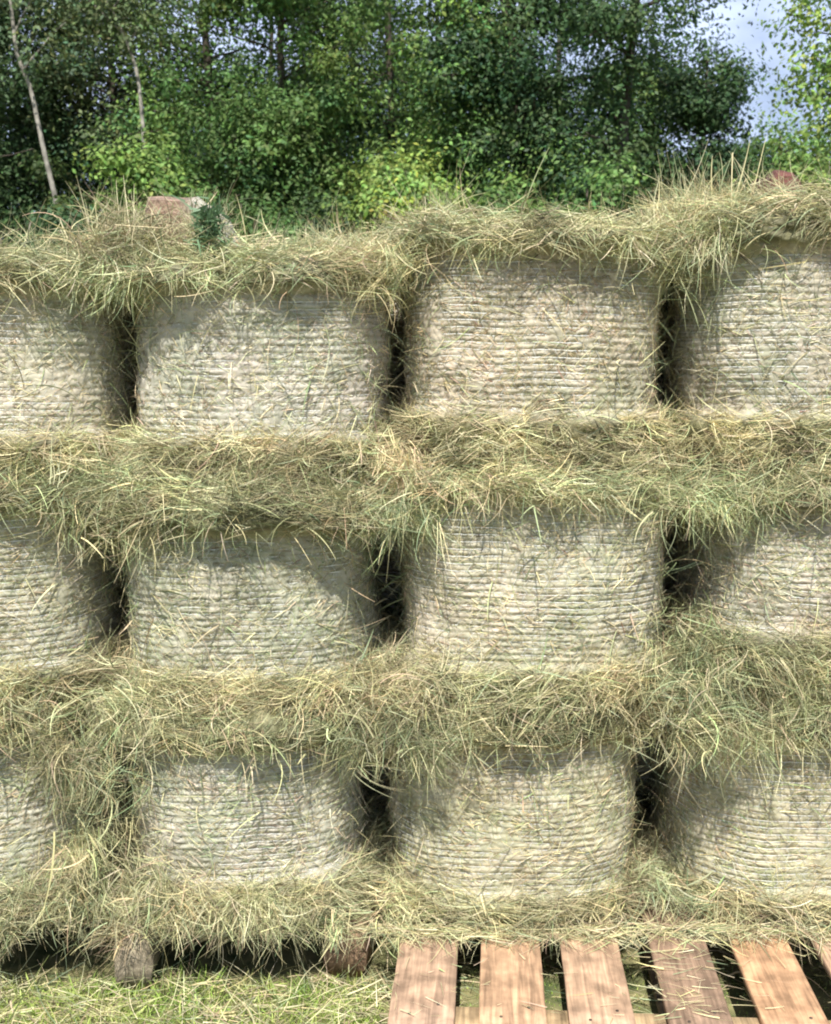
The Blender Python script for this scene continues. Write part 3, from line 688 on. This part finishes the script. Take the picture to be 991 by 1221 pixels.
def tree(name, x, Y, h, rad, z0, kind, label, seed, nlimb=46, nleaf=20000, size=.065, trunk=.075, bark=(.075, .062, .048), lean=(0, 0), ncl=3, sig=.27, group='trees at the edge of the wood', cat='tree', multi=1):
    rng = np.random.default_rng(seed); nleaf = int(nleaf * 2.9); size = size * 1.06; nlimb = int(nlimb * 1.4)
    root = thing(name, label, cat, (x, Y, GZ), 0, group)
    mb = MB(); C = []; SG = []
    for st in range(multi):
        m = 16; f = np.linspace(0, 1, m); off = rng.normal(0, .25, 2) if st else (0, 0); ln2 = (lean[0] + (rng.normal(0, .12) * h if multi > 1 else 0), lean[1])
        wob = np.stack([vn(np.stack([f * h, f * 0 + seed, f * 0 + st], 1), .8, seed), vn(np.stack([f * h, f * 0 + seed + 5, f * 0 + st], 1), .8, seed + 1)], 1) * .05 * h ** .5 * (f[:, None] ** .5)
        tp = np.stack([off[0] + ln2[0] * f + wob[:, 0], off[1] + ln2[1] * f + wob[:, 1], f * h - .1 * (f == 0)], 1)
        mb.tube(tp, trunk / multi ** .4 * (1 - .85 * f) ** .9 + .006, 10, bark)
        for k in range(nlimb // multi):
            fz = rng.uniform(max(z0 / h, .02), .98) if rng.random() < .45 else rng.uniform(max(z0 / h, .02), min(.98, 6.3 / h)); p0 = np.array([np.interp(fz, f, tp[:, i]) for i in range(3)])
            th = rng.uniform(0, 2 * pi); u = (fz - z0 / h) / (1 - z0 / h)
            rl = rad * (math.sqrt(max(.05, 1 - (2 * u - .75) ** 2 / 1.7)) if u > .2 else .72 + u) * rng.uniform(.55, 1.1)
            up = rng.uniform(.1, .7)
            d = np.array([cos(th), sin(th), up]); g = np.linspace(0, 1, 6)
            bp = p0 + d * rl * g[:, None] + np.array([0, 0, -.18 * rl]) * (g ** 2)[:, None] + rng.normal(0, .04, (6, 3)) * g[:, None]
            mb.tube(bp, trunk * .28 * (1 - fz * .6) * (1 - .85 * g) + .004, 5, bark, False)
            for q in range(ncl):
                gg = rng.uniform(.35, 1.05); c = np.array([np.interp(gg, g, bp[:, i]) for i in range(3)]) + rng.normal(0, .16 * rad ** .5, 3)
                C.append(c); SG.append(sig * rng.uniform(.5, 1.2))
                if rng.random() < .5:
                    mb.tube([np.array([np.interp(gg * .8, g, bp[:, i]) for i in range(3)]), c], [.006, .003], 4, bark, False)
    mb.build('trunk', M_BARK, root)
    mb = MB(); leaves(mb, np.array(C), np.array(SG), nleaf, size, LEAFC[kind], rng); mb.build('crown', M_LEAF, root)
    return root
PALE = (.27, .25, .21)
T = [
 # name, px, Y, h, rad, z0, kind, label, kw
 ('broadleaf_tree', -60, 13.5, 11, 2.0, 1.2, 'dark', 'dark tree at the far left edge of the wood', dict()),
 ('broadleaf_tree', 40, 15.0, 11, 2.0, 1.0, 'dark', 'dark tree behind the leaning pale trunk at left', dict()),
 ('broadleaf_tree', 150, 14.5, 10, 1.6, 3.4, 'olive', 'olive green tree between the two pale trunks', dict(nleaf=13000)),
 ('broadleaf_tree', 262, 13.5, 11, 1.35, 2.2, 'mid', 'tall mid green tree with small sky gaps on its left', dict(nleaf=11000)),
 ('broadleaf_tree', 345, 12.5, 10, 1.2, 1.2, 'mid', 'bushy mid green tree rising above the reddish stone', dict()),
 ('broadleaf_tree', 400, 16.0, 11, 1.2, 1.5, 'olive', 'slim tree just left of the small blue sky hole', dict(nleaf=9000, trunk=.11)),
 ('broadleaf_tree', 468, 14.5, 11, 1.1, 1.0, 'mid', 'slender leafy tree just right of the small blue sky hole', dict(nleaf=12000)),
 ('broadleaf_tree', 575, 13.0, 11, 1.35, 1.6, 'light', 'lighter green tree left of the big dark multi-stemmed tree', dict(nleaf=17000)),
 ('dark_leafed_tree', 665, 12.5, 11, 1.1, .8, 'dark', 'big dark multi-stemmed tree in the middle right of the wood', dict(nleaf=26000, multi=3, trunk=.14, nlimb=66)),
 ('dark_leafed_tree', 830, 12.8, 5.3, .95, .6, 'dark', 'lower dark tree whose round top stands against the sky', dict(nleaf=10500, trunk=.06, sig=.2)),
 ('young_tree', 912, 13.5, 4.5, .55, .8, 'light', 'small light green tree with its top against the sky', dict(nleaf=8000, trunk=.05)),
 ('young_tree', 1035, 10.5, 6.2, 1.05, 1.7, 'lime', 'bright yellow green tree reaching in from the right edge', dict(nleaf=6500, trunk=.06, size=.07)),
 ('shrub', 205, 10.5, 3.7, .85, .4, 'light', 'bright green bush around the foot of the straight pale trunk', dict(nleaf=11000, trunk=.03)),
 ('shrub', 300, 11, 3.2, .9, .3, 'mid', 'rounded mid green shrub behind the reddish stone', dict(nleaf=11000, trunk=.03)),
 ('shrub', 400, 11, 3.1, .8, .3, 'dark', 'dark green shrub in the middle of the wood edge', dict(nleaf=11000, trunk=.03)),
 ('shrub', 485, 11, 3.6, .75, .3, 'lime', 'yellow green shrub glowing in the sun at the wood edge', dict(nleaf=10000, trunk=.03)),
 ('shrub', 590, 11.5, 3.4, .95, .3, 'mid', 'green shrub under the lighter green tree', dict(nleaf=12000, trunk=.03)),
 ('shrub', 690, 10.5, 3.3, .7, .3, 'light', 'fresh green shrub before the big dark tree', dict(nleaf=9000, trunk=.03)),
 ('shrub', 75, 9.4, 2.75, 1.0, .3, 'dark', 'dark shrub at the foot of the leaning pale trunk', dict(nleaf=11000, trunk=.03)),
 ('shrub', 790, 11.5, 3.2, .8, .3, 'dark', 'dark shrub left of the tallest bale', dict(nleaf=10000, trunk=.03)),
 ('shrub', 900, 10.5, 3.05, .65, .3, 'light', 'low bright green bush above the tallest bale', dict(nleaf=9000, trunk=.03)),
 ('shrub', 985, 9.8, 3.15, .7, .3, 'lime', 'low yellow green bush at the right edge over the brick lump', dict(nleaf=9000, trunk=.03)),
 ('shrub', 335, 16, 4.2, 1.5, .3, 'dark', 'deep wood undergrowth bush behind the mid green shrubs', dict(nleaf=9000, trunk=.03, size=.09)),
 ('shrub', 770, 16, 4.0, 1.4, .3, 'dark', 'deep wood undergrowth bush between the big dark and the lower dark tree', dict(nleaf=9000, trunk=.03, size=.09)),
 ('shrub', 560, 16, 4.2, 1.5, .3, 'dark', 'deep wood undergrowth bush behind the yellow green shrub', dict(nleaf=9000, trunk=.03, size=.09)),
 ('dark_leafed_tree', 765, 14.2, 5.9, 1.0, .8, 'mid', 'middle sized tree between the big dark tree and the lower dark tree', dict(nleaf=11000, trunk=.07)),
 ('broadleaf_tree', -10, 21, 13, 2.6, 1, 'dark', 'deep wood tree at far left behind the edge trees', dict(nleaf=14000, size=.11)),
 ('broadleaf_tree', 165, 22, 6.6, 1.9, 1, 'dark', 'deep wood tree behind the straight pale trunk', dict(nleaf=12000, size=.11)),
 ('broadleaf_tree', 330, 21, 12.0, 1.9, 1, 'dark', 'deep wood tree behind the bushy mid green tree', dict(nleaf=12000, size=.11)),
 ('broadleaf_tree', 520, 20, 12.0, 1.9, 1, 'dark', 'deep wood tree behind the lighter green tree', dict(nleaf=12000, size=.11)),
 ('broadleaf_tree', 660, 20, 13, 2.0, 1, 'dark', 'deep wood tree behind the big dark tree', dict(nleaf=13000, size=.11)),
 ('broadleaf_tree', 1000, 18, 5.0, 2.0, .6, 'mid', 'distant tree low behind the right edge bushes', dict(nleaf=9000, size=.09)),
 ('broadleaf_tree', 880, 21, 5.2, 2.0, .6, 'dark', 'distant dark tree behind the small light green tree', dict(nleaf=9000, size=.10)),
]
for k, (nm, pxx, Y, h, rad, z0, kind, lab, kw) in enumerate(T):
    tree(nm, round(px(pxx, Y), 2), Y, h, rad, z0, kind, lab, 500 + k * 7, cat='shrub' if nm == 'shrub' else 'tree', group='shrubs at the edge of the wood' if nm == 'shrub' else 'trees at the edge of the wood',
         **{**(dict(nlimb=26, sig=.2) if nm == 'shrub' else {}), **kw})

def pale_tree(pts, r0, r1, label, seed, nleaf=900, limbs=()):
    rng = np.random.default_rng(seed); base = np.array(pts[0], float)
    root = thing('pale_trunked_tree', label, 'tree', tuple(base), 0, 'pale thin trunks in front of the wood')
    P = np.array(pts, float) - base; f = np.linspace(0, 1, 24); s = np.linspace(0, 1, len(P))
    Q = np.stack([np.interp(f, s, P[:, i]) for i in range(3)], 1)
    k = np.array([.25, .5, .25]); 
    for i in (0, 1): Q[1:-1, i] = np.convolve(Q[:, i], k, 'valid')
    mb = MB(); mb.tube(Q, r0 + (r1 - r0) * f, 9, PALE); tips = [Q[-1], Q[-4]]
    for fz, dx, dy, dz in limbs:
        p = np.array([np.interp(fz, f, Q[:, i]) for i in range(3)]); g = np.linspace(0, 1, 5)[:, None]
        bp = p + g * np.array([dx, dy, dz]) + rng.normal(0, .02, (5, 3)) * g; mb.tube(bp, .012 * (1 - .7 * g[:, 0]) + .003, 5, PALE, False); tips += [bp[-1], bp[3], p + rng.normal(0, .1, 3), bp[2]]
    mb.build('trunk', M_BARK, root)
    mb = MB(); leaves(mb, np.array(tips), np.full(len(tips), .26), nleaf * 2, .06, LEAFC['olive'], rng); mb.build('crown', M_LEAF, root)
def pw(pxx, py, Y):   # point of the wood at depth Y
    u = (pxx - 495.5) / 1344; v = (610.5 - py) / 1344; d = (u, cos(PITCH) + v * sin(PITCH), -sin(PITCH) + v * cos(PITCH)); t = (Y - EYE[1]) / d[1]
    return (EYE[0] + d[0] * t, Y, EYE[2] + d[2] * t)
pale_tree([(-3.9, 10.4, GZ), (-4.03, 10.4, 2.97), (-4.17, 10.4, 3.63), (-4.28, 10.4, 4.3), (-4.43, 10.4, 4.67), (-4.46, 10.4, 5.29), (-4.56, 10.4, 5.6), (-4.9, 10.4, 7.2)], .034, .012, 'thin pale tree trunk leaning left near the left edge', 31, 1800,
          ((.62, .35, .1, .7), (.7, -.5, .1, .6), (.5, .5, -.1, .5), (.8, .5, 0, .8), (.9, -.4, 0, .7)))
pale_tree([(-3.08, 10.6, GZ), (-3.07, 10.6, 3.0), (-3.09, 10.6, 3.87), (-3.13, 10.6, 4.52), (-3.3, 10.6, 5.0), (-3.5, 10.6, 5.35), (-3.6, 10.6, 7.0)], .030, .010, 'straight pale tree trunk rising out of the bright green bush', 33, 2600,
          ((.6, .4, .1, .6), (.64, -.6, .1, .6), (.75, .5, -.1, .6), (.85, -.5, 0, .7)))
# dead twigs at the far left behind the stack
mb = MB(); rng = np.random.default_rng(61)
for k in range(16):
    p = np.array([-3.2 + rng.uniform(-1.0, .35), 5.2 + rng.uniform(-.3, .3), GZ]); n_ = 7; g = np.linspace(0, 1, n_)[:, None]
    e = np.array([rng.normal(.3, .6), rng.normal(0, .3), rng.uniform(2.0, 2.45)])
    bp = p + g * e + np.array([rng.normal(0, .5), 0, 0]) * (g ** 2) + rng.normal(0, .03, (n_, 3)) * g; mb.tube(bp, .012 * (1 - .8 * g[:, 0]) + .002, 5, (.30, .25, .20), False)
    for q in range(5):
        s = bp[rng.integers(3, 6)]; mb.tube([s, s + np.array([rng.normal(0, .25), rng.normal(0, .1), rng.uniform(-.05, .2)])], [.004, .002], 4, (.30, .25, .20), False)
o = mb.build('dead_brush', M_BARK); o['label'] = 'dead grey bare twigs sticking up behind the top left bale'; o['category'] = 'brush'
